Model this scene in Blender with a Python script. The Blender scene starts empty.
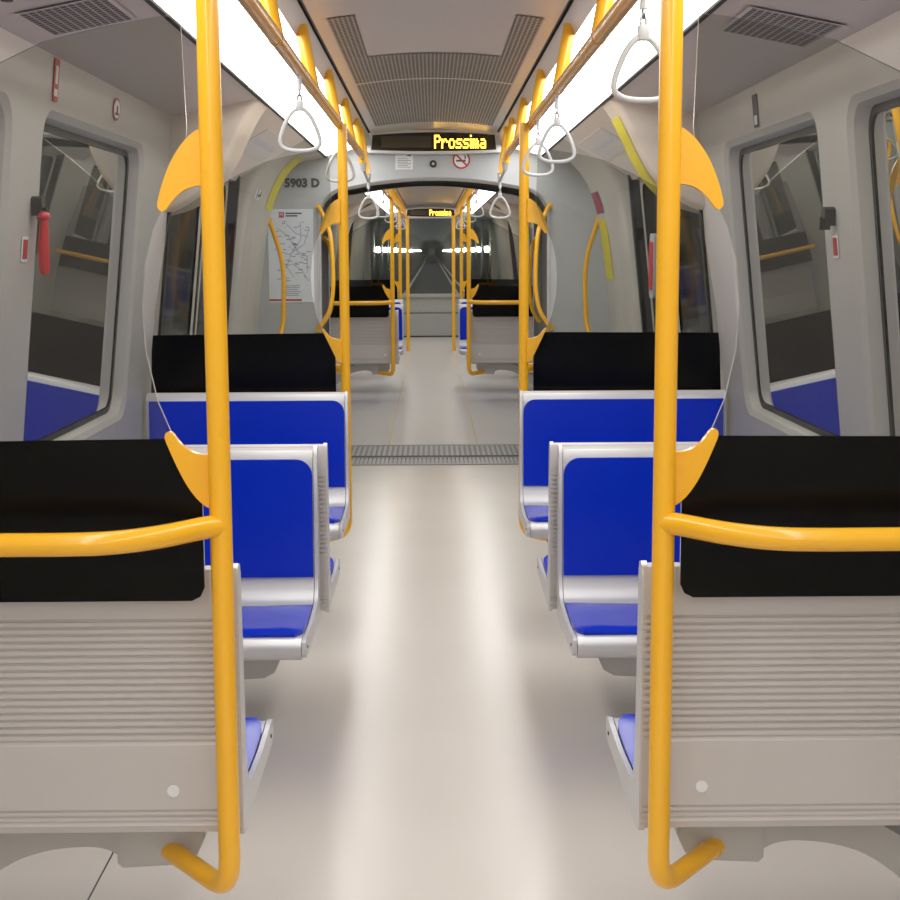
import bpy, bmesh, math, random
from mathutils import Vector, Matrix
from mathutils.geometry import tessellate_polygon
random.seed(3)
COL = bpy.context.scene.collection
PI = math.pi

# ------------------------------------------------------------------ materials
MATS = {}
def srgb(r, g, b):
    f = lambda c: (c/255/12.92) if c/255 <= .04045 else ((c/255+.055)/1.055)**2.4
    return (f(r), f(g), f(b), 1)
def mat(name, col, rough=.5, metal=0, spec=.5, var=.06, scale=6, bump=0, bscale=80, rvar=.08, coat=0):
    if name in MATS: return MATS[name]
    m = bpy.data.materials.new(name); m.use_nodes = True
    nt = m.node_tree; N = nt.nodes; L = nt.links
    b = N['Principled BSDF']
    b.inputs['Roughness'].default_value = rough; b.inputs['Metallic'].default_value = metal
    b.inputs['Specular IOR Level'].default_value = spec
    if coat: b.inputs['Coat Weight'].default_value = coat; b.inputs['Coat Roughness'].default_value = .08
    tc = N.new('ShaderNodeTexCoord'); nz = N.new('ShaderNodeTexNoise'); nz.inputs['Scale'].default_value = scale
    nz.inputs['Detail'].default_value = 4
    L.new(tc.outputs['Object'], nz.inputs['Vector'])
    mx = N.new('ShaderNodeMix'); mx.data_type = 'RGBA'
    mx.inputs[6].default_value = tuple(c*(1-var) for c in col[:3])+(1,)
    mx.inputs[7].default_value = tuple(min(1, c*(1+var)) for c in col[:3])+(1,)
    L.new(nz.outputs['Fac'], mx.inputs[0]); L.new(mx.outputs[2], b.inputs['Base Color'])
    if rvar:
        mr = N.new('ShaderNodeMapRange'); mr.inputs['To Min'].default_value = max(.02, rough-rvar); mr.inputs['To Max'].default_value = rough+rvar
        L.new(nz.outputs['Fac'], mr.inputs['Value']); L.new(mr.outputs['Result'], b.inputs['Roughness'])
    if bump:
        n2 = N.new('ShaderNodeTexNoise'); n2.inputs['Scale'].default_value = bscale
        L.new(tc.outputs['Object'], n2.inputs['Vector'])
        bp = N.new('ShaderNodeBump'); bp.inputs['Strength'].default_value = bump; bp.inputs['Distance'].default_value = .002
        L.new(n2.outputs['Fac'], bp.inputs['Height']); L.new(bp.outputs['Normal'], b.inputs['Normal'])
    MATS[name] = m; return m
def emit(name, col, s, gradient=False):
    if name in MATS: return MATS[name]
    m = bpy.data.materials.new(name); m.use_nodes = True
    nt = m.node_tree; N = nt.nodes; L = nt.links; N.remove(N['Principled BSDF'])
    e = N.new('ShaderNodeEmission'); e.inputs['Strength'].default_value = s
    tc = N.new('ShaderNodeTexCoord'); nz = N.new('ShaderNodeTexNoise'); nz.inputs['Scale'].default_value = 2
    L.new(tc.outputs['Object'], nz.inputs['Vector'])
    mx = N.new('ShaderNodeMix'); mx.data_type = 'RGBA'
    mx.inputs[6].default_value = tuple(c*.96 for c in col[:3])+(1,); mx.inputs[7].default_value = col
    L.new(nz.outputs['Fac'], mx.inputs[0]); L.new(mx.outputs[2], e.inputs['Color'])
    L.new(e.outputs[0], N['Material Output'].inputs['Surface'])
    MATS[name] = m; return m
def glass(name, tint, ior=1.5, gain=1.0, haze=.0, hazecol=(.3, .3, .3, 1), rough=.01):
    if name in MATS: return MATS[name]
    m = bpy.data.materials.new(name); m.use_nodes = True
    nt = m.node_tree; N = nt.nodes; L = nt.links; N.remove(N['Principled BSDF'])
    tr = N.new('ShaderNodeBsdfTransparent'); tr.inputs[0].default_value = tint
    gl = N.new('ShaderNodeBsdfGlossy'); gl.inputs['Roughness'].default_value = rough
    fr = N.new('ShaderNodeFresnel'); fr.inputs['IOR'].default_value = ior
    mu = N.new('ShaderNodeMath'); mu.operation = 'MULTIPLY'; mu.inputs[1].default_value = gain; mu.use_clamp = True
    L.new(fr.outputs[0], mu.inputs[0])
    a = N.new('ShaderNodeMixShader'); L.new(mu.outputs[0], a.inputs[0])
    src = tr
    if haze:
        df = N.new('ShaderNodeBsdfDiffuse'); df.inputs[0].default_value = hazecol
        tc = N.new('ShaderNodeTexCoord'); nz = N.new('ShaderNodeTexNoise'); nz.inputs['Scale'].default_value = 3
        L.new(tc.outputs['Object'], nz.inputs['Vector'])
        m2 = N.new('ShaderNodeMath'); m2.operation = 'MULTIPLY'; m2.inputs[1].default_value = haze*2
        L.new(nz.outputs['Fac'], m2.inputs[0])
        h = N.new('ShaderNodeMixShader'); L.new(m2.outputs[0], h.inputs[0]); L.new(tr.outputs[0], h.inputs[1]); L.new(df.outputs[0], h.inputs[2]); src = h
    L.new(src.outputs[0], a.inputs[1]); L.new(gl.outputs[0], a.inputs[2])
    L.new(a.outputs[0], N['Material Output'].inputs['Surface'])
    MATS[name] = m; return m
def dots(name, base, hole, pitch, rad, square=False, rough=.5, pitchy=None):
    """perforated sheet: a grid of dark holes in object space"""
    m = mat(name, base, rough); nt = m.node_tree; N = nt.nodes; L = nt.links; b = N['Principled BSDF']
    tc = N.new('ShaderNodeTexCoord'); sx = N.new('ShaderNodeSeparateXYZ'); L.new(tc.outputs['Object'], sx.inputs[0])
    def cell(o, pitch):
        d = N.new('ShaderNodeMath'); d.operation = 'DIVIDE'; d.inputs[1].default_value = pitch; L.new(o, d.inputs[0])
        f = N.new('ShaderNodeMath'); f.operation = 'FRACT'; L.new(d.outputs[0], f.inputs[0])
        s = N.new('ShaderNodeMath'); s.operation = 'SUBTRACT'; s.inputs[1].default_value = .5; L.new(f.outputs[0], s.inputs[0])
        a = N.new('ShaderNodeMath'); a.operation = 'ABSOLUTE'; L.new(s.outputs[0], a.inputs[0]); return a.outputs[0]
    cx, cy = cell(sx.outputs[0], pitch), cell(sx.outputs[1], pitchy or pitch)
    if square:
        q = N.new('ShaderNodeMath'); q.operation = 'MAXIMUM'; L.new(cx, q.inputs[0]); L.new(cy, q.inputs[1])
    else:
        cv = N.new('ShaderNodeCombineXYZ'); L.new(cx, cv.inputs[0]); L.new(cy, cv.inputs[1])
        q = N.new('ShaderNodeVectorMath'); q.operation = 'LENGTH'; L.new(cv.outputs[0], q.inputs[0])
    lt = N.new('ShaderNodeMath'); lt.operation = 'LESS_THAN'; lt.inputs[1].default_value = rad
    L.new(q.outputs['Value'] if not square else q.outputs[0], lt.inputs[0])
    mx = N.new('ShaderNodeMix'); mx.data_type = 'RGBA'; mx.inputs[7].default_value = hole
    old = b.inputs['Base Color'].links[0].from_socket
    L.new(lt.outputs[0], mx.inputs[0]); L.new(old, mx.inputs[6]); L.new(mx.outputs[2], b.inputs['Base Color'])
    return m

M_wall = mat('wall_grey', srgb(186, 183, 178), .42, bump=.05)
M_arch = mat('arch_beige', srgb(200, 190, 176), .4, bump=.05)
M_bulk = mat('bulkhead_grey', srgb(182, 186, 190), .35)
M_head = mat('header_grey', srgb(205, 205, 205), .35)
M_ceil = mat('ceiling_grey', srgb(202, 194, 186), .32)
M_ceil2 = mat('ceiling_side', srgb(205, 198, 190), .35)
M_black = mat('black_rubber', srgb(22, 22, 22), .6)
M_dark = mat('dark_grey', srgb(52, 52, 54), .5)
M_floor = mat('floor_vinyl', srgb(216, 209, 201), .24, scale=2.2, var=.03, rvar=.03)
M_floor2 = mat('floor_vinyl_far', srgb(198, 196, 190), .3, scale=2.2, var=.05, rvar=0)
M_yel = mat('yellow_paint', srgb(250, 182, 22), .3, var=.03, coat=.4, spec=.5)
M_rail = mat('yellow_paint_backlit', srgb(222, 152, 36), .3, var=.04, coat=.4)  # darker copy of the yellow paint, with backlit shade put into the colour
M_blue = mat('blue_plastic', srgb(2, 42, 192), .24, var=.05, spec=.25, rvar=.04)
M_silver = mat('silver_paint', srgb(200, 200, 202), .33, metal=.25, var=.03)
M_shell = mat('shell_grey', srgb(195, 190, 188), .42, var=.04, metal=.05, bump=.05, bscale=300)
M_arm = mat('cast_grey', srgb(182, 180, 177), .45, metal=.1)
M_steel = mat('steel', srgb(170, 170, 170), .3, metal=.9)
M_grey = mat('grip_grey', srgb(196, 197, 196), .4)
M_webb = mat('strap_webbing', srgb(205, 205, 205), .7)
M_white = mat('white_sticker', srgb(228, 230, 232), .5)
M_paper = mat('paper', srgb(222, 230, 242), .5)
M_red = mat('red_plastic', srgb(200, 28, 38), .4)
M_redst = mat('red_sticker', srgb(176, 44, 40), .5)
M_tape = mat('yellow_tape', srgb(206, 196, 40), .5, var=.25, scale=60)
M_ink = mat('ink', srgb(60, 62, 70), .6)
M_inkb = mat('ink_blue', srgb(186, 196, 220), .6)
M_inkl = mat('ink_pale', srgb(160, 165, 180), .6)
M_purple = mat('sign_purple', srgb(140, 30, 70), .5)
M_screen = mat('screen_black', srgb(34, 27, 14), .15)
M_screenl = mat('screen_unlit', srgb(66, 60, 46), .2)
M_tun = mat('tunnel_concrete', srgb(96, 102, 100), .8, scale=1.5, var=.3)
M_bed = mat('track_bed', srgb(36, 38, 38), .9, scale=2, var=.3)
M_kerb = mat('track_kerb', srgb(190, 195, 195), .5)
M_bell = mat('bellows', srgb(120, 120, 118), .6)
M_sill = mat('sill_metal', srgb(150, 148, 144), .4, metal=.4)
M_front = mat('front_panel', srgb(168, 170, 166), .4)
M_led = emit('led_amber', (1, .50, .04, 1), 5.5)
M_light = emit('lamp_diffuser', (1, .975, .94, 1), 6.8)
M_light2 = emit('lamp_diffuser_far', (1, .975, .95, 1), 5.0)
M_tlight = emit('tunnel_lamp', (1, .98, .95, 1), 60)
M_pane = glass('window_glass', (.42, .46, .44, 1), 1.52, 2.0)
M_dpane = glass('door_glass', (.34, .37, .35, 1), 1.45, .18, haze=.12, hazecol=(.2, .2, .19, 1), rough=.06)
M_part = glass('partition_glass', (.80, .81, .79, 1), 1.5, .9)
M_gedge = mat('glass_edge', srgb(196, 202, 196), .2)  # pale opaque colour paints in the highlight along the pane edges
M_shield = glass('windscreen_glass', (.75, .8, .78, 1), 1.5, .8, haze=.10, hazecol=(.36, .40, .39, 1))  # grey haze mixed in stands for the cabin reflected in the windscreen
M_band = glass('dark_band', (.085, .085, .08, 1), 1.45, .35, haze=.25, hazecol=(.012, .012, .011, 1), rough=.15)
M_perf = dots('ceiling_perforated', srgb(178, 170, 160), (.014, .013, .012, 1), .0165, .43, pitchy=.034)
M_mesh = dots('grille_mesh', srgb(176, 168, 158), (.008, .008, .008, 1), .019, .38, True, pitchy=.026)

# ------------------------------------------------------------------ mesh helpers
def link(name, bm, m, parent=None, smooth=40, loc=None):
    bmesh.ops.remove_doubles(bm, verts=bm.verts, dist=1e-5)
    bmesh.ops.recalc_face_normals(bm, faces=bm.faces)
    me = bpy.data.meshes.new(name); bm.to_mesh(me); bm.free()
    for mm in (m if isinstance(m, (list, tuple)) else [m]): me.materials.append(mm)
    if smooth:
        for p in me.polygons: p.use_smooth = True
        me.set_sharp_from_angle(angle=math.radians(smooth))
    o = bpy.data.objects.new(name, me); COL.objects.link(o)
    if loc is not None:                                   # move origin there
        me.transform(Matrix.Translation(-Vector(loc))); o.location = loc
    if parent is not None:
        o.parent = parent
        o.matrix_parent_inverse = Matrix.Translation(-Vector(parent.location)) if parent.type == 'EMPTY' or parent.location.length else Matrix()
    return o
def empty(name, loc, label, cat, group=None):
    o = bpy.data.objects.new(name, None); COL.objects.link(o); o.location = loc; o.empty_display_size = .1
    return tag(o, label, cat, group)
def tag(o, label, cat, group=None):
    o['label'] = label; o['category'] = cat
    if group: o['group'] = group
    return o
def struct(name, bm, m, smooth=40):
    o = link(name, bm, m, None, smooth); o['kind'] = 'structure'; return o
def box(bm, x0, x1, y0, y1, z0, z1, mi=0):
    v = [bm.verts.new((x, y, z)) for x in (x0, x1) for y in (y0, y1) for z in (z0, z1)]
    for f in ((0,1,3,2), (4,6,7,5), (0,4,5,1), (2,3,7,6), (0,2,6,4), (1,5,7,3)):
        bm.faces.new([v[i] for i in f]).material_index = mi
    return v
def bbox(bm, x0, x1, y0, y1, z0, z1, r=.008, seg=2):
    t = bmesh.new(); box(t, x0, x1, y0, y1, z0, z1)
    bmesh.ops.recalc_face_normals(t, faces=t.faces)
    bmesh.ops.bevel(t, geom=list(t.edges), offset=r, segments=seg, affect='EDGES', profile=.5)
    merge(bm, t)
def merge(bm, t):
    mp = [bm.verts.new(v.co) for v in t.verts]; t.verts.index_update()
    for f in t.faces:
        try: bm.faces.new([mp[v.index] for v in f.verts]).material_index = f.material_index
        except ValueError: pass
    t.free()
def prism(bm, poly, fn, t0, t1, mi=0, closed=True, caps=True):
    """poly: 2-D points; fn(a,b,t) -> xyz; extruded from t0 to t1"""
    A = [bm.verts.new(fn(a, b, t0)) for a, b in poly]; B = [bm.verts.new(fn(a, b, t1)) for a, b in poly]
    n = len(poly)
    for i in range(n if closed else n-1):
        j = (i+1) % n; bm.faces.new((A[i], A[j], B[j], B[i])).material_index = mi
    if closed and caps:
        tri = tessellate_polygon([[Vector((a, b, 0)) for a, b in poly]])
        for R in (A, B):
            for t in tri:
                try: bm.faces.new([R[i] for i in t]).material_index = mi
                except ValueError: pass
def flat(bm, loops, fn, mi=0):
    """flat face with holes: loops of 2-D points, mapped with fn(a,b)"""
    pts = [p for l in loops for p in l]; V = [bm.verts.new(fn(*p)) for p in pts]
    for t in tessellate_polygon([[Vector((a, b, 0)) for a, b in l] for l in loops]):
        try: bm.faces.new([V[i] for i in t]).material_index = mi
        except ValueError: pass
def rrect(x0, x1, y0, y1, r, n=6, corners=(1,1,1,1)):
    """rounded rectangle, counter-clockwise from bottom-left; corners BL BR TR TL"""
    P = []
    for (cx, cy, a0, on) in ((x0+r, y0+r, PI, corners[0]), (x1-r, y0+r, 1.5*PI, corners[1]), (x1-r, y1-r, 0, corners[2]), (x0+r, y1-r, .5*PI, corners[3])):
        if on:
            for k in range(n+1):
                a = a0+.5*PI*k/n; P.append((cx+r*math.cos(a), cy+r*math.sin(a)))
        else:
            a = a0+.25*PI; P.append((cx+r*math.copysign(1, math.cos(a)), cy+r*math.copysign(1, math.sin(a))))
    return P
def smooth_path(pts, n=6):
    P = [Vector(p) for p in pts]; out = []
    for i in range(len(P)-1):
        p0 = P[max(0, i-1)]; p1 = P[i]; p2 = P[i+1]; p3 = P[min(len(P)-1, i+2)]
        for k in range(n):
            t = k/n; out.append(.5*((2*p1)+(p2-p0)*t+(2*p0-5*p1+4*p2-p3)*t*t+(3*p1-p0-3*p2+p3)*t**3))
    out.append(P[-1]); return out
def fillet(pts, r, n=6):
    """polyline with its corners rounded"""
    P = [Vector(p) for p in pts]; out = [P[0]]
    for i in range(1, len(P)-1):
        a = (P[i-1]-P[i]); b = (P[i+1]-P[i]); k = min(r, a.length*.49, b.length*.49)
        p = P[i]+a.normalized()*k; q = P[i]+b.normalized()*k
        for j in range(n+1):
            t = j/n; out.append((1-t)**2*p+2*t*(1-t)*P[i]+t*t*q)
    out.append(P[-1]); return out
def tube(bm, pts, r, seg=14, closed=False, cap=True, mi=0):
    P = [Vector(p) for p in pts]; n = len(P); rings = []
    T = []
    for i in range(n):
        a = P[(i-1) % n] if (closed or i > 0) else P[i]; b = P[(i+1) % n] if (closed or i < n-1) else P[i]
        T.append((b-a).normalized())
    u = T[0].orthogonal().normalized()
    if abs(T[0].z) > .9: u = Vector((1, 0, 0))
    for i in range(n):
        u = (u-T[i]*u.dot(T[i])).normalized(); w = T[i].cross(u)
        rr = r[i] if isinstance(r, (list, tuple)) else r
        rings.append([bm.verts.new(P[i]+(u*math.cos(2*PI*k/seg)+w*math.sin(2*PI*k/seg))*rr) for k in range(seg)])
    for i in range(n if closed else n-1):
        A = rings[i]; B = rings[(i+1) % n]
        for k in range(seg): bm.faces.new((A[k], A[(k+1) % seg], B[(k+1) % seg], B[k])).material_index = mi
    if cap and not closed:
        bm.faces.new(rings[0]).material_index = mi; bm.faces.new(rings[-1]).material_index = mi
def disc(bm, c, r, axis='Y', n=24, t=.002, mi=0):
    fn = {'Y': lambda a, b, d: (c[0]+a, c[1]+d, c[2]+b), 'X': lambda a, b, d: (c[0]+d, c[1]+a, c[2]+b), 'Z': lambda a, b, d: (c[0]+a, c[1]+b, c[2]+d)}[axis]
    prism(bm, [(r*math.cos(2*PI*k/n), r*math.sin(2*PI*k/n)) for k in range(n)], fn, -t/2, t/2, mi)
def new(): return bmesh.new()
SIDE = {-1: 'left', 1: 'right'}

# ------------------------------------------------------------------ dimensions of the train (metres; Y runs along the train)
def WX(z): return 1.215 if z < .86 else 1.215-(z-.86)*.108       # side wall
Y_BACK, Y_BULK, Y_CAR2, Y_FRONT = -7.0, 9.9, 11.2, 25.6
CEIL_E, CEIL_M = 2.265, 2.30
DX = -.03                                                         # the second car stands a touch to the left (slight curve)

# ------------------------------------------------------------------ setting
# floor
bm = new(); box(bm, -1.24, 1.24, Y_BACK, 10.15, -.06, 0); struct('floor', bm, M_floor)
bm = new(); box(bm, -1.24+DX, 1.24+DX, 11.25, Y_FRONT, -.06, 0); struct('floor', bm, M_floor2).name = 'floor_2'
bm = new()                                                        # seam lines in the vinyl
box(bm, -.832, -.828, 2.4, 4.1, 0, .0008)
struct('trim_1', bm, M_dark)
bm = new()                                                        # lighter aisle edge lines in the second car
for x in (-.36, .33): box(bm, x-.006, x+.006, 11.3, 17, 0, .001)
struct('trim_2', bm, mat('floor_line', srgb(198, 180, 140), .4))
# gangway floor plate with ribbed sills
bm = new(); box(bm, -.80, .80, 10.15, 11.25, -.06, -.002)
struct('floor_3', bm, M_bell)
bm = new()
for k in range(52):
    x = -.78+k*.03; box(bm, x, x+.02, 10.16, 10.48, -.002, .006)
box(bm, -.79, .79, 10.15, 10.18, -.002, .008); box(bm, -.79, .79, 10.47, 10.5, -.002, .008)
struct('trim_3', bm, M_sill)
bm = new(); box(bm, -.79, .79, 10.5, 10.58, -.002, .010); struct('trim_4', bm, M_black)
bm = new()
for k in range(40):
    x = -.78+k*.039; box(bm, x, x+.02, 10.6, 11.15, -.002, .005)
struct('trim_5', bm, M_sill)

def ceiling_run(name, y0, y1, dx, m):
    bm = new(); n = 10; pts = []
    for k in range(n+1):
        x = -.41+.82*k/n; pts.append((x, CEIL_E+(CEIL_M-CEIL_E)*(1-(x/.41)**2)))
    prism(bm, pts, lambda a, b, t: (a+dx, t, b), y0, y1, closed=False)
    for s in (-1, 1):
        prism(bm, [(s*.425, 2.262), (s*.434, 2.232), (s*.452, 2.192)], lambda a, b, t: (a+dx, t, b), y0, y1, closed=False)
        prism(bm, [(s*.722, 2.128), (s*.735, 2.124), (s*1.09, 2.055), (s*1.30, 2.055)], lambda a, b, t: (a+dx, t, b), y0, y1, closed=False)
    box(bm, -1.3+dx, 1.3+dx, y0, y1, 2.40, 2.42)
    o = struct(name, bm, m)
    bm = new()
    for s in (-1, 1):
        prism(bm, [(s*.41, 2.266), (s*.409, 2.29), (s*.431, 2.29), (s*.43, 2.263)], lambda a, b, t: (a+dx, t, b), y0, y1, closed=False)
        prism(bm, [(s*.714, 2.131), (s*.716, 2.124), (s*.729, 2.121), (s*.731, 2.127)], lambda a, b, t: (a+dx, t, b), y0, y1)
    struct('trim_'+('6' if dx == 0 else '7'), bm, M_black)
ceiling_run('ceiling', Y_BACK, Y_BULK, 0, M_ceil)
ceiling_run('ceiling_2', Y_CAR2, Y_FRONT-.3, DX, M_ceil)

# side walls with rounded window openings
WIN_Z = (.865, 1.905)
def side_wall(name, s, y0, y1, wins, doors, dx):
    bm = new(); cuts = sorted(doors)
    segs = []; y = y0
    for a, b in cuts: segs.append((y, a)); y = b
    segs.append((y, y1))
    for a, b in segs:
        holes = [rrect(w0, w1, WIN_Z[0], WIN_Z[1], .09, 8) for w0, w1 in wins if w0 > a and w1 < b]
        flat(bm, [[(a, .86), (b, .86), (b, 2.06), (a, 2.06)]]+holes, lambda p, q: (s*WX(q)+dx, p, q))
        prism(bm, [(1.215, .86), (1.215, .05), (1.2, 0)], lambda p, q, t: (s*p+dx, t, q), a, b, closed=False)
    for a, b in cuts:                                             # reveal of the door opening
        flat(bm, [[(a, 1.94), (b, 1.94), (b, 2.06), (a, 2.06)]], lambda p, q: (s*WX(q)+dx, p, q))
    return struct(name, bm, M_wall)
NW = [0]
def window(s, w0, w1, dx):
    NW[0] += 1
    L0 = rrect(w0, w1, *WIN_Z, .09, 8); L1 = rrect(w0+.02, w1-.02, WIN_Z[0]+.02, WIN_Z[1]-.02, .08, 8); L2 = rrect(w0+.028, w1-.028, WIN_Z[0]+.028, WIN_Z[1]-.028, .075, 8)
    L3 = rrect(w0+.05, w1-.05, WIN_Z[0]+.05, WIN_Z[1]-.05, .065, 8)
    bm = new(); flat(bm, [rrect(w0+.022, w1-.022, WIN_Z[0]+.022, WIN_Z[1]-.022, .08, 8)], lambda p, q: (s*(WX(q)+.052)+dx, p, q))
    o = struct('window_%d' % NW[0], bm, M_pane, 0)
    def ring(bm, A, B, da, db):
        a = [bm.verts.new((s*(WX(q)+da)+dx, p, q)) for p, q in A]; b = [bm.verts.new((s*(WX(q)+db)+dx, p, q)) for p, q in B]
        for i in range(len(a)): j = (i+1) % len(a); bm.faces.new((a[i], a[j], b[j], b[i]))
    bm = new(); ring(bm, L0, L1, -.001, .012); ring(bm, L1, L2, .012, .050); link('window_frame', bm, M_wall, o)
    bm = new(); ring(bm, L2, L3, .049, .047); link('window_seal', bm, M_black, o)
    return o
WIN1 = {-1: [(2.60, 3.88), (4.18, 5.62)], 1: [(2.68, 4.0), (4.30, 5.66)]}; DOOR1 = [(6.2, 8.2)]
WIN2 = [(14.55, 15.85), (16.15, 17.45)]; DOOR2 = [(11.9, 13.3), (18.9, 20.6)]
for s in (-1, 1):
    side_wall('wall_'+SIDE[s], s, Y_BACK, Y_BULK+.01, WIN1[s], DOOR1, 0)
    side_wall('wall_far_'+SIDE[s], s, Y_CAR2, Y_FRONT, WIN2, DOOR2, DX)
    for w in WIN1[s]: window(s, *w, 0)
    for w in WIN2: window(s, *w, DX)
# sliding doors: two glazed leaves each
ND = [0]
def door(s, y0, y1, dx):
    ND[0] += 1
    xo = .035; bm = new(); ym = y0+(y1-y0)*.575
    for a, b in ((y0, ym-.012), (ym+.012, y1)):
        flat(bm, [[(a, .86), (b, .86), (b, 1.95), (a, 1.95)], rrect(a+.09, b-.09, .98, 1.86, .07, 6)], lambda p, q: (s*(WX(q)+xo)+dx, p, q))
        flat(bm, [[(a, .01), (b, .01), (b, .86), (a, .86)], rrect(a+.09, b-.09, .35, .80, .05, 6)], lambda p, q: (s*(WX(q)+xo)+dx, p, q))
    o = struct('door_%d' % ND[0], bm, M_wall, 0)
    for a, b in ((y0, ym-.012), (ym+.012, y1)):
        bm = new(); flat(bm, [rrect(a+.08, b-.08, .97, 1.87, .07, 6)], lambda p, q: (s*(WX(q)+xo+.008)+dx, p, q)); flat(bm, [rrect(a+.08, b-.08, .34, .81, .05, 6)], lambda p, q: (s*(WX(q)+xo+.008)+dx, p, q))
        link('door_pane', bm, M_dpane, o, 0)
    bm = new()
    for a, b, d in ((ym-.02, ym+.02, .03), (y0-.01, y0+.03, -.012), (y1-.02, y1+.035, -.02)):
        A = [(a, .01), (b, .01), (b, .86), (b, 1.95), (a, 1.95), (a, .86)]
        prism(bm, A, lambda p, q, t: (s*(WX(q)+d+t)+dx, p, q), 0, .06)
    link('door_seal', bm, M_black, o, 0)
for s in (-1, 1):
    for a, b in DOOR1: door(s, a, b, 0)
    for a, b in DOOR2: door(s, a, b, DX)

# moulded arches beside the doors and sloping header panels above them
ARCH = [(.725, 2.125), (.80, 2.098), (.88, 2.045), (.95, 1.965), (1.005, 1.86), (1.045, 1.74), (1.075, 1.58), (1.10, 1.40), (1.125, 1.2), (1.15, .95), (1.165, .7), (1.17, 0)]
ARCHB = [(.725, 2.126), (1.00, 2.04), (1.06, 1.93), (1.10, 1.80), (1.145, 1.40), (1.20, .86), (1.21, 0)]
NT = [20]
def arch(s, y0, y1, dx, m=M_arch):
    NT[0] += 1; bm = new()
    S = [(p.x, p.y) for p in smooth_path([(a, b, 0) for a, b in ARCH], 3)]
    r = .05
    rows = []
    for yy, k in ((y0, r), (y0+.012, r*.45), (y0+.04, r*.1), (y0+.07, 0), (y1-.03, 0), (y1-.008, .004), (y1, .012)):
        row = []
        for a, b in S:
            w = min(1, max(0, (a-.735)/.1)); row.append(bm.verts.new((s*(a+k*w)+dx, yy, b+(k*.3*(1-w) if b > 2 else 0))))
        rows.append(row)
    for i in range(len(rows)-1):
        for j in range(len(S)-1): bm.faces.new((rows[i][j], rows[i][j+1], rows[i+1][j+1], rows[i+1][j]))
    for row in (rows[0], rows[-1]):                                # end faces back to the wall
        y = row[0].co.y
        out = [bm.verts.new((s*1.26+dx, y, v.co.z if v.co.z < 2.05 else 2.2)) for v in row]
        for j in range(len(row)-1): bm.faces.new((row[j], row[j+1], out[j+1], out[j]))
    struct('trim_%d' % NT[0], bm, m, 50)
GUS = [(.725, 2.125), (.765, 2.07), (.81, 1.985), (.865, 1.875), (.925, 1.785), (.99, 1.725), (1.07, 1.683), (1.15, 1.660), (1.20, 1.652)]
def gusset(s, y0, y1, dx):
    NT[0] += 1; bm = new()
    S = [(p.x, p.y) for p in smooth_path([(a, b, 0) for a, b in GUS], 3)]
    rows = []
    for yy, k in ((y0, .03), (y0+.015, .01), (y0+.05, 0), (y1, 0)):
        rows.append([bm.verts.new((s*(a+k*.5)+dx, yy, b+k*.7)) for a, b in S])
    for i in range(3):
        for j in range(len(S)-1): bm.faces.new((rows[i][j], rows[i][j+1], rows[i+1][j+1], rows[i+1][j]))
    for row in (rows[0], rows[-1]):
        out = [bm.verts.new((s*min(1.26, abs(v.co.x-dx)+.30)+dx, row[0].co.y, min(2.2, v.co.z+.5))) for v in row]
        for j in range(len(row)-1): bm.faces.new((row[j], row[j+1], out[j+1], out[j]))
    struct('trim_%d' % NT[0], bm, M_arch, 50)
def header(s, y0, y1, dx):
    NT[0] += 1; bm = new()
    prism(bm, [(.725, 2.122), (.74, 2.112), (1.085, 1.915), (1.10, 1.89), (1.16, 1.885)], lambda a, b, t: (s*a+dx, t, b), y0, y1, closed=False)
    struct('trim_%d' % NT[0], bm, M_ceil2)
for s in (-1, 1):
    gusset(s, 6.13, 6.45, 0); arch(s, 8.26, 9.42, 0, M_wall); header(s, 6.40, 8.28, 0)
    arch(s, 17.95, 18.85, DX); arch(s, 20.7, 21.7, DX); header(s, 18.85, 20.7, DX); header(s, 11.3, 14.1, DX)
# bulkheads with the gangway portal
def portal(z0=0, h=1.925, top=1.985, w=.776, r=.20, n=8):
    P = [(-w-.01, z0), (w+.01, z0)]
    for k in range(n+1): a = .5*PI*k/n; P.append((w-r+r*math.cos(a), h-r+r*math.sin(a)))
    for k in range(1, 12): x = (w-r)*(1-2*k/12); P.append((x, h+(top-h)*(1-(x/(w-r))**2)))
    for k in range(n+1): a = .5*PI+.5*PI*k/n; P.append((-w+r+r*math.cos(a), h-r+r*math.sin(a)))
    return P
def bulkhead(name, y, dx, back=False):
    bm = new(); Pt = portal()
    flat(bm, [[(-1.3, 0), (-.787, 0)]+Pt[::-1][:-2]+[(.787, 0), (1.3, 0), (1.3, 2.42), (-1.3, 2.42)]], lambda a, b: (a+dx, y, b))
    prism(bm, Pt[1:]+Pt[:1], lambda a, b, t: (a+dx, t, b), y, y+(.12 if not back else -.12), closed=False)
    o = struct(name, bm, M_bulk)
    return o
bulkhead('wall_end', Y_BULK, 0)
bulkhead('wall_far_end', Y_CAR2, DX*.7, True)
bm = new()                                                        # rubber lip round the portal
inn = portal(h=1.914, top=1.972, w=.766, r=.195); out = portal(h=1.93, top=1.992, w=.782)
a = [bm.verts.new((x, Y_BULK-.012, z)) for x, z in out[1:]+out[:1]]; b = [bm.verts.new((x, Y_BULK+.06, z)) for x, z in inn[1:]+inn[:1]]
for i in range(len(a)-1): bm.faces.new((a[i], a[i+1], b[i+1], b[i]))
struct('trim_8', bm, mat('lip_grey', srgb(205, 205, 206), .5))
bm = new()                                                        # bellows of the gangway
L = portal(h=1.97, top=2.03, w=.83); rows = []
for k in range(25):
    y = 10.02+k*(1.08/24); g = .03 if k % 2 else 0
    rows.append([bm.verts.new((x*(1+g)+DX*.7*k/24, y, z*(1+g*.5))) for x, z in L[1:]+L[:1]])
for i in range(24):
    for j in range(len(L)-1): bm.faces.new((rows[i][j], rows[i][j+1], rows[i+1][j+1], rows[i+1][j]))
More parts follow.
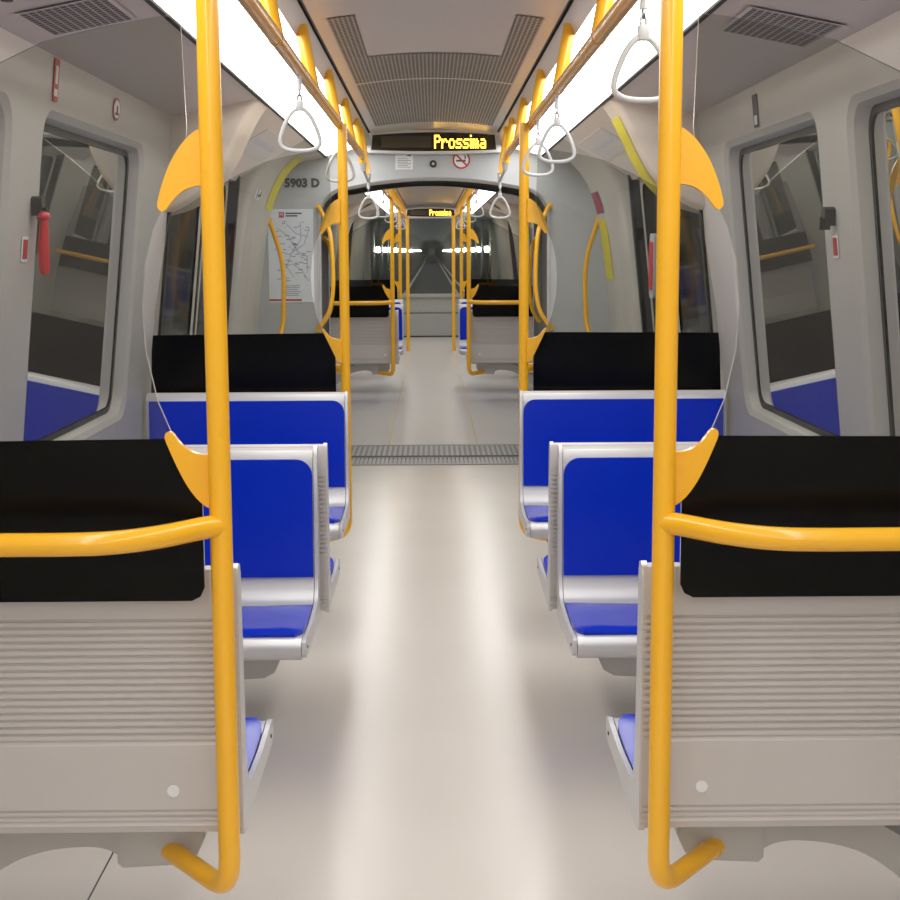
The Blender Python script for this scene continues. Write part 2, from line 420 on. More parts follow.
struct('wall_gangway', bm, M_bell)
# back wall of our car, behind the camera
bm = new(); box(bm, -1.3, 1.3, Y_BACK-.05, Y_BACK, -.05, 2.42); struct('wall_back', bm, M_wall)
# front end of the train: panel below, windscreen above
bm = new(); box(bm, -1.3+DX, 1.3+DX, Y_FRONT, Y_FRONT+.06, -.05, .42); box(bm, -1.3+DX, 1.3+DX, Y_FRONT+.03, Y_FRONT+.08, .42, .73)
box(bm, -1.3+DX, 1.3+DX, Y_FRONT-.02, Y_FRONT+.06, .70, .76)
box(bm, -1.3+DX, 1.3+DX, Y_FRONT-.3, Y_FRONT, 2.12, 2.42); box(bm, -1.3+DX, 1.3+DX, Y_FRONT-.02, Y_FRONT+.04, 2.06, 2.14)
for s in (-1, 1): box(bm, s*1.12-.06+DX, s*1.12+.06+DX, Y_FRONT-.01, Y_FRONT+.05, .73, 2.12)
struct('wall_front', bm, M_front)
bm = new(); box(bm, -1.2+DX, 1.2+DX, Y_FRONT-.001, Y_FRONT+.004, .415, .43); box(bm, -1.2+DX, 1.2+DX, Y_FRONT-.004, Y_FRONT+.002, 0, .025)
struct('baseboard_front', bm, M_dark)
bm = new(); flat(bm, [[(-1.1, .76), (1.1, .76), (1.1, 2.07), (-1.1, 2.07)]], lambda a, b: (a+DX, Y_FRONT+.02, b)); struct('window_front', bm, M_shield, 0)

# tunnel outside
bm = new(); P = [(-2.25, -1.1), (-2.25, 2.4), (-1.7, 3.3), (0, 3.7), (1.7, 3.3), (2.25, 2.4), (2.25, -1.1)]
prism(bm, P, lambda a, b, t: (a, t, b), -8, 2000, closed=False); struct('wall_tunnel', bm, M_tun)
bm = new(); box(bm, -2.3, 2.3, -8, 2000, -1.15, -1.05); struct('ground', bm, M_bed)
for x, w, lab in ((-1.62, .07, 'pale line of track kerb running ahead left of the front window'), (1.5, .05, 'pale line of track kerb running ahead right of the front window'), (2.0, .05, 'outermost pale track kerb on the right of the tunnel')):
    bm = new(); box(bm, x-w, x+w, 26.2, 400, -1.05, -.95); tag(link('track_kerb', bm, M_kerb), lab, 'track', 'track kerbs in the tunnel')
k = 0
for s in (-1, 1):
    y = 48.
    for i in range(26):
        bm = new(); bbox(bm, s*2.12-.08, s*2.12+.08, y-.2, y+.2, 1.46, 1.68, .03)
        o = link('tunnel_lamp', bm, M_tlight)
        tag(o, 'white lamp in the row along the %s tunnel wall, seen through the front window' % SIDE[s], 'lamp', '%s row of tunnel lamps' % SIDE[s])
        y += 9.2

# ------------------------------------------------------------------ ceiling things
def lamp_strip(s, y0, y1, dx, m, label):
    root = empty('ceiling_light', (s*.6+dx, (y0+y1)/2, 2.18), label, 'ceiling light', 'long ceiling lights')
    bm = new(); prism(bm, [(.454, 2.193), (.52, 2.182), (.60, 2.162), (.68, 2.140), (.714, 2.130)], lambda a, b, t: (s*a+dx, t, b), y0, y1, closed=False)
    link('diffuser', bm, m, root)
    for yy in (y0, y1):
        bm = new(); prism(bm, [(.453, 2.190), (.453, 2.215), (.716, 2.15), (.716, 2.127)], lambda a, b, t: (s*a+dx, t, b), yy-.01, yy+.01)
        link('end_cap', bm, M_ceil2, root)
for s in (-1, 1):
    lamp_strip(s, Y_BACK+.1, 9.8, 0, M_light, 'long white light strip along the %s of the near car ceiling' % SIDE[s])
    lamp_strip(s, 11.3, 25.1, DX, M_light2, 'white light strip along the %s of the far car ceiling beyond the gangway' % SIDE[s])

def cz(x): return CEIL_E+(CEIL_M-CEIL_E)*(1-(x/.41)**2)-.003
def ceil_patch(bm, x0, x1, y0, y1, n=8):
    prism(bm, [(x0+(x1-x0)*k/n, cz(x0+(x1-x0)*k/n)) for k in range(n+1)], lambda a, b, t: (a, t, b), y0, y1, closed=False)
v = empty('ceiling_vent', (0, 7, 2.29), 'wide perforated air vent in the middle of the ceiling, U shaped', 'vent')
bm = new(); ceil_patch(bm, -.365, .365, 6.05, 6.9); link('front_screen', bm, M_perf, v)
bm = new(); ceil_patch(bm, -.365, .365, 6.94, 9.2); link('rear_screen', bm, M_perf, v)
for x0, x1 in ((-.365, -.27), (.27, .365)):
    bm = new(); ceil_patch(bm, x0, x1, 5.0, 6.05, 2); link('side_screen', bm, M_perf, v)
bm = new(); ceil_patch(bm, -.38, .38, 6.9, 6.94); link('seam_strip', bm, M_ceil2, v)
def side_grille(s):
    g = lambda x: 2.124-(x-.735)*.1944-.004
    root = empty('ceiling_grille', (s*.92, 3.9, 2.08), 'dark square mesh air grille in the sloping ceiling above the %s window' % SIDE[s], 'vent', 'mesh grilles above the windows')
    a0, a1 = (.80, 1.005) if s < 0 else (.80, 1.03); b0, b1 = (3.60, 3.94) if s < 0 else (3.78, 4.17)
    bm = new(); flat(bm, [[(a0, b0), (a1, b0), (a1, b1), (a0, b1)]], lambda a, b: (s*a, b, g(a))); link('mesh_screen', bm, M_mesh, root, 0)
    bm = new(); e = .012
    flat(bm, [[(a0-e, b0-e), (a1+e, b0-e), (a1+e, b1+e), (a0-e, b1+e)], [(a0, b0), (a1, b0), (a1, b1), (a0, b1)]], lambda a, b: (s*a, b, g(a)-.001))
    link('grille_rim', bm, M_ceil2, root, 0)
    bm = new(); disc(bm, (s*.98, 3.42, g(.98)-.002), .014, 'Z', 16, .006); 
    tag(link('ceiling_screw', bm, M_dark), 'small dark round lock in the ceiling next to the %s mesh grille' % SIDE[s], 'lock')
for s in (-1, 1): side_grille(s)

# ------------------------------------------------------------------ grab rails along the ceiling, with hanger posts
def ceiling_rail(s, y0, y1, posts, dx, label, tail=True):
    x = .40; root = empty('ceiling_handrail', (s*x+dx, (y0+y1)/2, 2.02), label, 'handrail', 'overhead yellow handrails')
    bm = new(); tube(bm, [(s*x+dx, y0, 2.025), (s*x+dx, y1, 2.025)], .019, 16); link('rail', bm, M_rail, root)
    for y in posts:
        bm = new(); tube(bm, [(s*.438+dx, y, 2.228), (s*x+dx, y, 2.02)], .0215, 16); link('hanger_post', bm, M_yel, root)
        bm = new(); tube(bm, [(s*x+dx, y-.018, 2.025), (s*x+dx, y+.018, 2.025)], .0205, 16); link('collar', bm, M_rail, root)
    if tail:
        for y, q in ((y1, 1.985), (y1+.55, 1.955)):
            t = .40-.012*(2.02-q)/.1
            bm = new(); tube(bm, [(s*.438+dx, y, 2.228), (s*.395+dx, y, q)], .021, 16); e = link('end_post', bm, M_yel, root)
            bm = new(); tube(bm, [(s*.395+dx, y, q+.004), (s*.392+dx, y, q-.045)], [.0205, .012], 16); link('socket', bm, M_arm, e)
        bm = new(); tube(bm, [(s*.392+dx, y1, 1.945), (s*.390+dx, y1+.62, 1.91)], .008, 10); link('strap_bar', bm, M_arm, root)
for s in (-1, 1):
    ceiling_rail(s, .6, 8.2, [1.3, 2.5, 3.7, 4.85, 6.05, 7.15], 0, 'yellow ceiling handrail on posts along the %s of the near aisle' % SIDE[s])
    ceiling_rail(s, 11.6, 24.4, [11.8, 12.9, 14.0, 15.1, 16.2, 17.3, 18.4, 19.5, 20.6, 21.7, 22.8, 24], DX, 'yellow ceiling handrail along the %s of the far car' % SIDE[s], False)

def strap(s, y, dx, label, ztop=2.025, x=.40, rot=0, tilt=0):
    root = empty('hand_strap', (s*x+dx, y, ztop), label, 'hand strap', 'grey hanging hand straps')
    o = (s*x+dx, y, ztop)
    Mx = Matrix.Translation(o) @ Matrix.Rotation(rot, 4, 'Z') @ Matrix.Rotation(tilt, 4, 'Y')
    def put(bm): bmesh.ops.transform(bm, matrix=Mx, verts=bm.verts); return bm
    bm = new()                                                    # loop of webbing round the rail and down to the clip
    lp = [(0, .022*math.cos(2*PI*k/14), .022*math.sin(2*PI*k/14)) for k in range(14)]
    tube(bm, lp, .006, 8, True); tube(bm, [(0, 0, -.022), (0, 0, -.058)], [.007, .0085], 8)
    link('loop', put(bm), M_webb, root)
    bm = new()
    for k in range(2):
        z = -.066-k*.016; tube(bm, [((.006*math.cos(2*PI*i/10) if k % 2 else 0), (0 if k % 2 else .006*math.cos(2*PI*i/10)), z+.010*math.sin(2*PI*i/10)) for i in range(10)], .0032, 6, True)
    link('chain_link', put(bm), M_steel, root)
    bm = new(); bbox(bm, -.011, .011, -.009, .009, -.118, -.088, .004); link('clip', put(bm), M_grey, root)
    bm = new()
    P = [(0, -.112), (.016, -.116), (.034, -.138), (.049, -.170), (.058, -.200), (.054, -.219), (.036, -.229), (.016, -.232), (0, -.2325)]
    P = P+[(-a, b) for a, b in P[-2:0:-1]]
    C = smooth_path([(a, 0, b) for a, b in P]+[(P[0][0], 0, P[0][1])], 4)[:-1]
    tube(bm, C, .0062, 10, True); link('grip_ring', put(bm), M_grey, root)
strap(-1, 4.33, 0, 'grey triangular hand strap nearest on the left ceiling rail', rot=.1)
strap(-1, 6.2, 0, 'grey hand strap hanging in front of the left yellow pole at the gangway', rot=-.1)
strap(-1, 8.75, 0, 'grey hand strap in the gangway opening hung from the end of the left rail', 1.928, .391)
strap(1, 2.92, 0, 'large grey hand strap nearest the camera, beside the right front pole', rot=.12)
strap(1, 4.9, 0, 'grey hand strap second along the right rail, overlapping a lower one', rot=-.15)
strap(1, 5.76, 0, 'grey hand strap third along the right rail, in front of the yellow pole', rot=.1)
strap(1, 8.75, 0, 'grey hand strap in the gangway opening hung from the end of the right rail', 1.928, .391)
for s in (-1, 1):
    for y, w in ((12.6, 'first'), (14.9, 'second'), (17.2, 'third'), (19.6, 'fourth')):
        strap(s, y, DX, 'small far hand strap, %s beyond the gangway on the %s rail' % (w, SIDE[s]))

# ------------------------------------------------------------------ benches
def zr(z0, z1, n, amp):                                           # rib profile on the back of a bench
    out = []; p = (z1-z0)/n
    for i in range(n):
        z = z1-i*p
        out += [(0, z), (0, z-p*.52), (amp, z-p*.70), (amp, z-p*.90)]
    return out
SHELL = [(.036, .900), (.034, .916), (.022, .925), (.008, .920), (0, .905), (0, .845)]+zr(.585, .835, 18, .005)+[(0, .58), (0, .462)]+zr(.425, .458, 3, .0035)+[(0, .42), (.006, .405), (.03, .397), (.08, .397), (.08, .42), (.05, .45), (.036, .5)]
FRAME = [(.034, .905), (.040, .918), (.046, .912), (.052, .88), (.062, .70), (.072, .54), (.082, .50), (.10, .475), (.13, .462), (.20, .455), (.30, .452), (.42, .458), (.462, .462), (.484, .455), (.494, .44), (.494, .418), (.484, .404), (.46, .398), (.30, .398), (.05, .398), (.034, .42)]
ENDP = [(.003, .900), (.008, .920), (.022, .929), (.040, .924), (.050, .905), (.060, .70), (.070, .545), (.082, .50), (.100, .474), (.14, .460), (.30, .452), (.43, .458), (.468, .463), (.492, .456), (.499, .438), (.497, .420), (.47, .406), (.30, .404), (.10, .396), (.02, .394), (.003, .402)]
def bench(xe, y0, s, d, label, group, W=None, dx=0, dot=False, dz=0):
    W = W or 1.195-xe
    f = lambda v, z, u: (s*(xe+u)+dx, y0+d*(v if v < .1 else .1+(v-.1)*1.09), z+dz)
    root = empty('bench_seat', (s*(xe+W/2)+dx, y0+d*.2, 0), label, 'bench', group)
    bm = new(); prism(bm, SHELL, f, -.004, W); link('back_shell', bm, M_shell, root, 30)
    bm = new(); prism(bm, FRAME, f, .006, W); link('seat_frame', bm, M_silver, root, 50)
    bm = new(); prism(bm, ENDP, f, -.007, .004); e = link('end_panel', bm, M_silver, root, 50)
    bm = new(); c = f(.45, .432, -.0075); disc(bm, c, .0045, 'X', 12, .003); link('bolt', bm, M_dark, e)
    # blue back pad: rounded at the aisle-side top corner, leaning with the frame
    bm = new()
    P = rrect(.007, W-.012, .537, .893, .05, 7, (0, 0, 0, 1))
    va = lambda z: .0505+(.892-z)*.061
    t = bmesh.new(); prism(t, P, lambda u, z, k: f(va(z)+k, z, u), -.006, .010)
    bmesh.ops.remove_doubles(t, verts=t.verts, dist=1e-6); bmesh.ops.recalc_face_normals(t, faces=t.faces); merge(bm, t)
    link('back_pad', bm, M_blue, root, 35)
    # blue seat pad: dished, a rounded corner at the aisle-side front
    bm = new(); nu, nv = 16, 10; top = []; bot = []
    for i in range(nu+1):
        r1, r2 = [], []
        for j in range(nv+1):
            u = .006+(W-.022)*i/nu; q = j/nv
            u0 = .006+.020*max(0, q-.8)/.2*max(0, q-.8)/.2 if i == 0 else u
            vv = .128+.335*q
            zz = .463+.008*q*q-.004*math.sin(PI*q)-.003*(math.sin(2*PI*i/nu)**2)
            edge = (i in (0, nu)) or (j in (0, nv))
            r1.append(bm.verts.new(f(vv, zz+(.001 if edge else .008), u0))); r2.append(bm.verts.new(f(vv, .448, u0)))
        top.append(r1); bot.append(r2)
    for i in range(nu):
        for j in range(nv):
            bm.faces.new((top[i][j], top[i+1][j], top[i+1][j+1], top[i][j+1])); bm.faces.new((bot[i][j], bot[i][j+1], bot[i+1][j+1], bot[i+1][j]))
    for i in range(nu):
        for j in (0, nv): bm.faces.new((top[i][j], top[i+1][j], bot[i+1][j], bot[i][j]))
    for j in range(nv):
        for i in (0, nu): bm.faces.new((top[i][j], top[i][j+1], bot[i][j+1], bot[i][j]))
    link('seat_pad', bm, M_blue, root, 60)
    # cantilever bracket and curved arm to the wall
    bm = new(); u0 = .105
    t = bmesh.new(); prism(t, [(u0-.01, .395), (u0-.018, .345), (u0, .305), (u0+.03, .288), (u0+.15, .282), (u0+.16, .292), (u0+.16, .395)], lambda a, b, k: f(k, b, a), .115, .29)
    bmesh.ops.recalc_face_normals(t, faces=t.faces)
    bmesh.ops.bevel(t, geom=[e for e in t.edges if len(e.link_faces) == 2 and e.calc_face_angle(0) > .9], offset=.006, segments=2, affect='EDGES'); merge(bm, t); link('bracket', bm, M_arm, root, 40)
    bm = new()
    top_ = smooth_path([(u0+.15, .396, 0), (.40, .394, 0), (.46, .378, 0), (.54, .335, 0), (.66, .25, 0), (W, .13, 0)], 5)
    low_ = smooth_path([(u0+.15, .300, 0), (.285, .318, 0), (.33, .325, 0), (.41, .316, 0), (.49, .285, 0), (.60, .20, 0), (W, .04, 0)], 5)
    prism(bm, [(p.x, p.y) for p in top_]+[(p.x, p.y) for p in low_[::-1]], lambda a, b, k: f(k, b, a), .125, .26); link('cantilever_arm', bm, M_arm, root, 40)
    if dot:
        bm = new(); c = f(-.0015, .490, .125 if s < 0 else .113); disc(bm, c, .0115, 'Y', 20, .003); link('screw_cap', bm, M_white, root)
    return root
G = 'blue bench seats'
for s in (-1, 1):
    n = SIDE[s]
    bench(.393 if s < 0 else .383, 2.67, s, 1, 'nearest %s bench, its ribbed grey back turned to the camera behind the dark glass band' % n, G, dot=True, dz=-.012)
    bench(.374 if s < 0 else .370, 4.38, s, -1, 'second %s bench from the camera, blue seat and back facing the camera' % n, G, dz=-.012)
    bench(.350, 4.41, s, 1, '%s bench back to back with the second one, mostly hidden behind it' % n, G, dz=-.012)
    bench(.374 if s < 0 else .350, 6.0, s, -1, 'third %s bench facing the camera, below the far dark glass band by the gangway' % n, G)
    bench(.345, 14.3, s, 1, 'far car %s bench with plain grey back to the camera, first past the gangway' % n, G, dx=-.01, dot=True)
    bench(.31, 16.0, s, -1, 'far car %s bench facing the camera, a blue sliver past the grey bench back' % n, G, dx=DX)
    bench(.345, 17.6, s, -1, 'far car %s bench facing the camera in the furthest row' % n, G, dx=DX)

# ------------------------------------------------------------------ grab poles with shark-fin glass holders, and glass partitions
UF = [(.012, 1.718), (.026, 1.714), (.044, 1.700), (.062, 1.678), (.078, 1.650), (.091, 1.617), (.099, 1.588), (.0985, 1.578), (.093, 1.572), (.086, 1.574), (.078, 1.584), (.066, 1.598), (.050, 1.610), (.032, 1.616), (.012, 1.618)]
LF = [(.012, 1.033), (.026, 1.038), (.044, 1.054), (.062, 1.080), (.078, 1.112), (.091, 1.143), (.0985, 1.163), (.098, 1.173), (.092, 1.177), (.085, 1.174), (.077, 1.163), (.066, 1.150), (.050, 1.140), (.032, 1.135), (.012, 1.134)]
def pole(x, y, s, d, label, dx=0, rail=True, foot=True, fin=True, r=.0206, top=2.025, bottom=None):
    """d = +1: the bench behind faces away from the camera and the guard rail bows to the camera"""
    root = empty('grab_pole', (s*x+dx, y, 0), label, 'pole', 'yellow grab poles')
    g = lambda o, z, k=0: (s*(x+o)+dx, y+d*k, z)
    bm = new()
    if foot: P = fillet([g(0, top), g(0, .300), g(.148, .304, .190)], .07, 8)
    else: P = [g(0, top), g(0, 0)]
    tube(bm, P, r, 20); link('post', bm, M_yel, root, 60)
    if fin:
        for F in (UF, LF):
            F = [(p.x, p.y) for p in smooth_path([(a_, b_, 0) for a_, b_ in F], 3)]; bm = new(); t = bmesh.new(); prism(t, F, lambda a, b, k: g(a, b, k), .008, .024)
            bmesh.ops.recalc_face_normals(t, faces=t.faces); merge(bm, t); link('fin', bm, M_yel, root, 30)
    if rail:
        bm = new(); tube(bm, smooth_path([g(0, 1.006, 0), g(.03, 1.006, -.03), g(.09, 1.006, -.105), g(.16, 1.006, -.155), g(.24, 1.006, -.17), g(.40, 1.006, -.17), g(1.20-x, 1.006, -.17)], 6), .0205, 18)
        link('guard_rail', bm, M_yel, root, 60)
    return root
def partition(x, y, s, d, label, dx=0):
    root = empty('glass_partition', (s*.8+dx, y, .86), label, 'partition', 'glass partitions behind the benches')
    inner = [(x+.036, .885), (x+.036, 1.06), (x+.085, 1.163), (x+.112, 1.23), (x+.131, 1.32), (x+.135, 1.40), (x+.128, 1.48), (x+.112, 1.54), (x+.088, 1.59), (x+.050, 1.68), (x+.046, 1.72), (x+.052, 1.914)]
    topE = [(.50, 1.910), (.60, 1.892), (.70, 1.868), (.82, 1.812), (.94, 1.745), (1.03, 1.690), (1.10, 1.655)]
    outer = [(1.185, 1.18), (1.20, .86)]
    base = [(x+.060, .86), (x+.044, .868)]
    poly = inner+topE+outer+base
    f = lambda a, b, t: (s*a+dx, y+d*t, b)
    bm = new(); prism(bm, poly, f, 0, .008)
    bm.normal_update()
    for fc in bm.faces: fc.material_index = 0 if abs(fc.normal.y) > .5 else 1
    link('glass_pane', bm, [M_part, M_gedge], root, 20)
    band = [(x+.036, .885), (x+.036, 1.06), (x+.085, 1.163), (1.187, 1.157), (1.20, .86)]+base
    bm = new(); prism(bm, band, f, *((-.0035, -.001) if d > 0 else (.009, .0115))); link('dark_band', bm, M_band, root, 20)
for s in (-1, 1):
    n = SIDE[s]
    pole(.405, 2.61, s, 1, 'front %s yellow grab pole, largest in view, with shark fin holders and side rail' % n)
    partition(.405, 2.632, s, 1, 'nearest %s clear glass partition with dark lower band' % n)
    pole(.386 if s < 0 else .370, 6.14, s, -1, 'second %s yellow grab pole at the gangway end of the near car' % n)
    partition(.386 if s < 0 else .370, 6.085, s, -1, 'second %s glass partition with dark band, above the third bench' % n)
    xx = .372
    pole(xx, 14.24, s, 1, 'far car %s yellow grab pole nearest the gangway, with fins and side rail' % n, dx=DX)
    partition(xx, 14.262, s, 1, 'far car %s glass partition nearest the gangway' % n, dx=DX)
    pole(xx, 17.74, s, -1, 'far car %s yellow grab pole in the middle of the far car' % n, dx=DX)
    partition(xx, 17.69, s, -1, 'far car %s glass partition furthest from the camera' % n, dx=DX)
    pole(.345, 22.0, s, 1, 'furthest %s yellow grab pole next to the front window' % n, dx=DX-.005, rail=False, foot=False, fin=False, r=.026)

# curved grab bars at the gangway and door edges
def grab_bar(pts, label, r=.014):
    root = empty('grab_bar', pts[-1], label, 'grab bar', 'curved yellow grab bars')
    bm = new(); tube(bm, smooth_path(pts, 8), r, 14); link('bar', bm, M_yel, root, 60)
    bm = new()
    for p in (pts[0], pts[-1]): disc(bm, p, r*1.35, 'Y', 16, .02)
    link('flange', bm, M_yel, root)
for s in (-1, 1):
    n = SIDE[s]
    grab_bar([(s*1.055, 9.40, 1.70), (s*1.035, 9.46, 1.62), (s*1.0, 9.52, 1.48), (s*.985, 9.54, 1.33), (s*.99, 9.54, 1.15), (s*1.0, 9.52, 1.0), (s*1.06, 9.41, .82)], 'curved yellow grab bar on the %s door edge before the gangway wall' % n, .015)
    grab_bar([(s*.775, 9.88, 1.80), (s*.74, 9.82, 1.74), (s*.695, 9.79, 1.62), (s*.68, 9.78, 1.45), (s*.68, 9.78, 1.25), (s*.71, 9.80, 1.10), (s*.79, 9.88, .98)], 'curved yellow grab bar on the %s edge of the gangway opening, near side' % n)
    grab_bar([(s*.80+DX*.7, 11.0, 1.60), (s*.76+DX*.7, 10.96, 1.54), (s*.74+DX*.7, 10.95, 1.38), (s*.74+DX*.7, 10.95, 1.20), (s*.76+DX*.7, 10.96, 1.06), (s*.81+DX*.7, 11.0, .98)], 'curved yellow grab bar inside the %s of the gangway, far side' % n)

# ------------------------------------------------------------------ displays
FONT = {'P': ['1111.', '1...1', '1...1', '1111.', '1....', '1....', '1....'], 'r': ['.....', '.....', '1.11.', '11..1', '1....', '1....', '1....'],
        'o': ['.....', '.....', '.111.', '1...1', '1...1', '1...1', '.111.'], 's': ['.....', '.....', '.1111', '1....', '.111.', '....1', '1111.'],
        'i': ['1', '.', '1', '1', '1', '1', '1'], 'm': ['.....', '.....', '11.1.', '1.1.1', '1.1.1', '1.1.1', '1.1.1'], 'a': ['.....', '.....', '.111.', '....1', '.1111', '1...1', '.1111']}
def display(y, w, zc, h, tx0, tx1, dx, label):
    root = empty('destination_display', (dx, y, zc), label, 'display', 'amber text displays')
    def lens(k, kz):
        P = []
        for i in range(13): x = -w*k+2*w*k*i/12; P.append((x*(1-.0), zc-h*kz*(.86+.14*(1-(x/(w*k))**2))))
        for i in range(13): x = w*k-2*w*k*i/12; P.append((x*.975, zc+h*kz*(.72+.28*(1-(x/(w*k))**2))))
        return P
    L1 = lens(1.08, 1.28); L0 = lens(1, 1)
    bm = new(); flat(bm, [L1, L0], lambda a, b: (a+dx, y, b)); prism(bm, L1, lambda a, b, t: (a+dx, t, b), y, y+.10, closed=True, caps=False)
    prism(bm, L0, lambda a, b, t: (a+dx, t, b), y, y+.012, closed=True, caps=False); link('bezel', bm, M_head, root)
    bm = new(); flat(bm, [L0], lambda a, b: (a+dx, y+.012, b)); link('screen', bm, M_screen, root, 0)
    bm = new(); q = h*.6; flat(bm, [[(-w*.84, zc-q), (tx0-.02, zc-q), (tx0-.02, zc+q), (-w*.84, zc+q)]], lambda a, b: (a+dx, y+.010, b)); link('unlit_panel', bm, M_screenl, root, 0)
    cols = sum(len(FONT[c][0])+1 for c in 'Prossima')-1; px = (tx1-tx0)/cols; ph = 2*h*.70/7
    bm = new(); cx = tx0
    for c in 'Prossima':
        for r, row in enumerate(FONT[c]):
            for k, ch in enumerate(row):
                if ch == '1':
                    x = cx+k*px; z = zc+h*.70-r*ph; flat(bm, [[(x-px*.12, z-ph*1.02), (x+px*1.12, z-ph*1.02), (x+px*1.12, z+ph*.02), (x-px*.12, z+ph*.02)]], lambda a, b: (a+dx, y+.008, b))
        cx += (len(FONT[c][0])+1)*px
    link('text', bm, M_led, root, 0)
display(9.78, .415, 2.218, .062, .005, .345, 0, 'dark oval display reading Prossima in amber above the gangway opening')
display(24.4, .40, 2.135, .068, -.02, .335, DX, 'small distant amber display reading Prossima at the front of the train')

# ------------------------------------------------------------------ signs and small things
def plate(bm, f, a0, a1, b0, b1, t0=0, t1=.002, mi=0):
    prism(bm, [(a0, b0), (a1, b0), (a1, b1), (a0, b1)], f, t0, t1, mi)
def text_mesh(txt, size, mapper, name, m, parent=None, bold=0.0):
    cu = bpy.data.curves.new(name, 'FONT'); cu.body = txt; cu.size = size; cu.align_x = 'CENTER'; cu.align_y = 'CENTER'; cu.offset = bold; cu.resolution_u = 2
    o = bpy.data.objects.new(name, cu); COL.objects.link(o)
    bpy.context.view_layer.update()
    me = bpy.data.meshes.new_from_object(o.evaluated_get(bpy.context.evaluated_depsgraph_get()))
    bpy.data.objects.remove(o); bpy.data.curves.remove(cu)
    bm = new(); bm.from_mesh(me); bpy.data.meshes.remove(me)
    for v in bm.verts: v.co = mapper(v.co.x, v.co.y)
    return link(name, bm, m, parent, 0)
B = lambda a, b, t: (a, Y_BULK-.003-t, b)
# network map on the left of the gangway wall
mp = empty('network_map', (-.96, Y_BULK-.004, 1.16), 'pale blue transit map poster on the grey wall left of the gangway', 'poster')
bm = new(); plate(bm, B, -1.12, -.815, 1.160, 1.785); link('sheet', bm, M_paper, mp, 0)
bm = new(); plate(bm, B, -1.045, -1.010, 1.728, 1.765, .002, .003); lg = link('logo', bm, M_redst, mp, 0)
text_mesh('M', .034, lambda a, b: (-1.0275+a, Y_BULK-.0068, 1.7465+b), 'logo_letter', M_white, lg)
bm = new()
for k, (a, b, z) in enumerate(((-1.0, -.89, 1.757), (-1.0, -.92, 1.740))): plate(bm, B, a, b, z-.005, z+.004, .002, .003)
link('heading', bm, M_ink, mp, 0)
bm = new()
def seg(p, q, w):
    p, q = Vector((p[0], p[1])), Vector((q[0], q[1])); n = (q-p).normalized(); n = Vector((-n.y, n.x))*w
    prism(bm, [tuple(p+n), tuple(q+n), tuple(q-n), tuple(p-n)], B, .002, .003)
for pl in ([(-1.06, 1.66), (-.98, 1.60), (-.92, 1.50), (-.86, 1.47), (-.86, 1.36)], [(-.90, 1.70), (-.90, 1.58), (-.96, 1.50), (-1.0, 1.40), (-.95, 1.33)], [(-1.08, 1.52), (-.98, 1.48), (-.88, 1.55), (-.84, 1.66)], [(-.99, 1.68), (-.93, 1.62), (-.85, 1.60)], [(-1.05, 1.38), (-.96, 1.42), (-.90, 1.38), (-.85, 1.30)]):
    for a, b in zip(pl, pl[1:]): seg(a, b, .004)
link('map_lines', bm, M_inkb, mp, 0)
bm = new()
for k in range(46):
    a = random.uniform(-1.07, -.86); z = random.uniform(1.29, 1.70); w = random.uniform(.012, .035); plate(bm, B, a, a+w, z, z+.006, .002, .003)
for k in range(6): plate(bm, B, -1.03, -.93+.03*random.random(), 1.205+k*.013, 1.210+k*.013, .002, .003)
link('map_text', bm, M_inkl, mp, 0)
bm = new(); plate(bm, B, -1.12, -.90, 1.170, 1.182, .002, .003); link('red_footer', bm, M_redst, mp, 0)
tag(text_mesh('5903 D', .078, lambda a, b: (-.885+a, Y_BULK-.004, 1.955+b), 'car_number', M_ink, None, .004), 'dark car number 5903 D printed on the wall above the transit map', 'number')
# notice, round camera and no-smoking sign on the header
nt_ = empty('notice', (-.197, Y_BULK-.004, 2.04), 'small white printed notice under the left of the amber display', 'notice')
bm = new(); plate(bm, B, -.257, -.138, 2.043, 2.155); link('sheet', bm, M_white, nt_, 0)
bm = new()
for k in range(6): plate(bm, B, -.243, -.155-.02*(k % 2), 2.058+k*.011, 2.061+k*.011, .002, .003)
plate(bm, B, -.178, -.150, 2.132, 2.149, .002, .003); link('print', bm, M_ink, nt_, 0)
bm = new(); plate(bm, B, -.257, -.138, 2.1535, 2.1555, .002, .003); link('blue_edge', bm, M_inkb, nt_, 0)
cam_ = empty('camera_dome', (-.004, Y_BULK-.02, 2.08), 'small black round camera in the middle of the gangway header', 'camera')
bm = new(); disc(bm, (-.004, Y_BULK-.008, 2.08), .024, 'Y', 24, .016); link('housing', bm, M_black, cam_)
bm = new(); disc(bm, (-.004, Y_BULK-.018, 2.08), .010, 'Y', 16, .006); link('lens', bm, M_arm, cam_)
ns = empty('no_smoking_sign', (.185, Y_BULK-.004, 2.105), 'round red no smoking sign under the right end of the amber display', 'sign')
bm = new(); disc(bm, (.185, Y_BULK-.003, 2.105), .062, 'Y', 32, .003); link('disc', bm, M_white, ns)
bm = new(); n = 36
A = [(math.cos(2*PI*k/n), math.sin(2*PI*k/n)) for k in range(n)]
flat(bm, [[(.185+.06*a, 2.105+.06*b) for a, b in A], [(.185+.048*a, 2.105+.048*b) for a, b in A]], lambda a, b: (a, Y_BULK-.0056, b))
flat(bm, [[(.185-.040, 2.105+.032), (.185-.032, 2.105+.040), (.185+.040, 2.105-.032), (.185+.032, 2.105-.040)]], lambda a, b: (a, Y_BULK-.0058, b)); link('prohibition_ring', bm, M_redst, ns, 0)
bm = new(); flat(bm, [[(.150, 2.094), (.215, 2.094), (.215, 2.106), (.150, 2.106)]], lambda a, b: (a, Y_BULK-.0052, b))
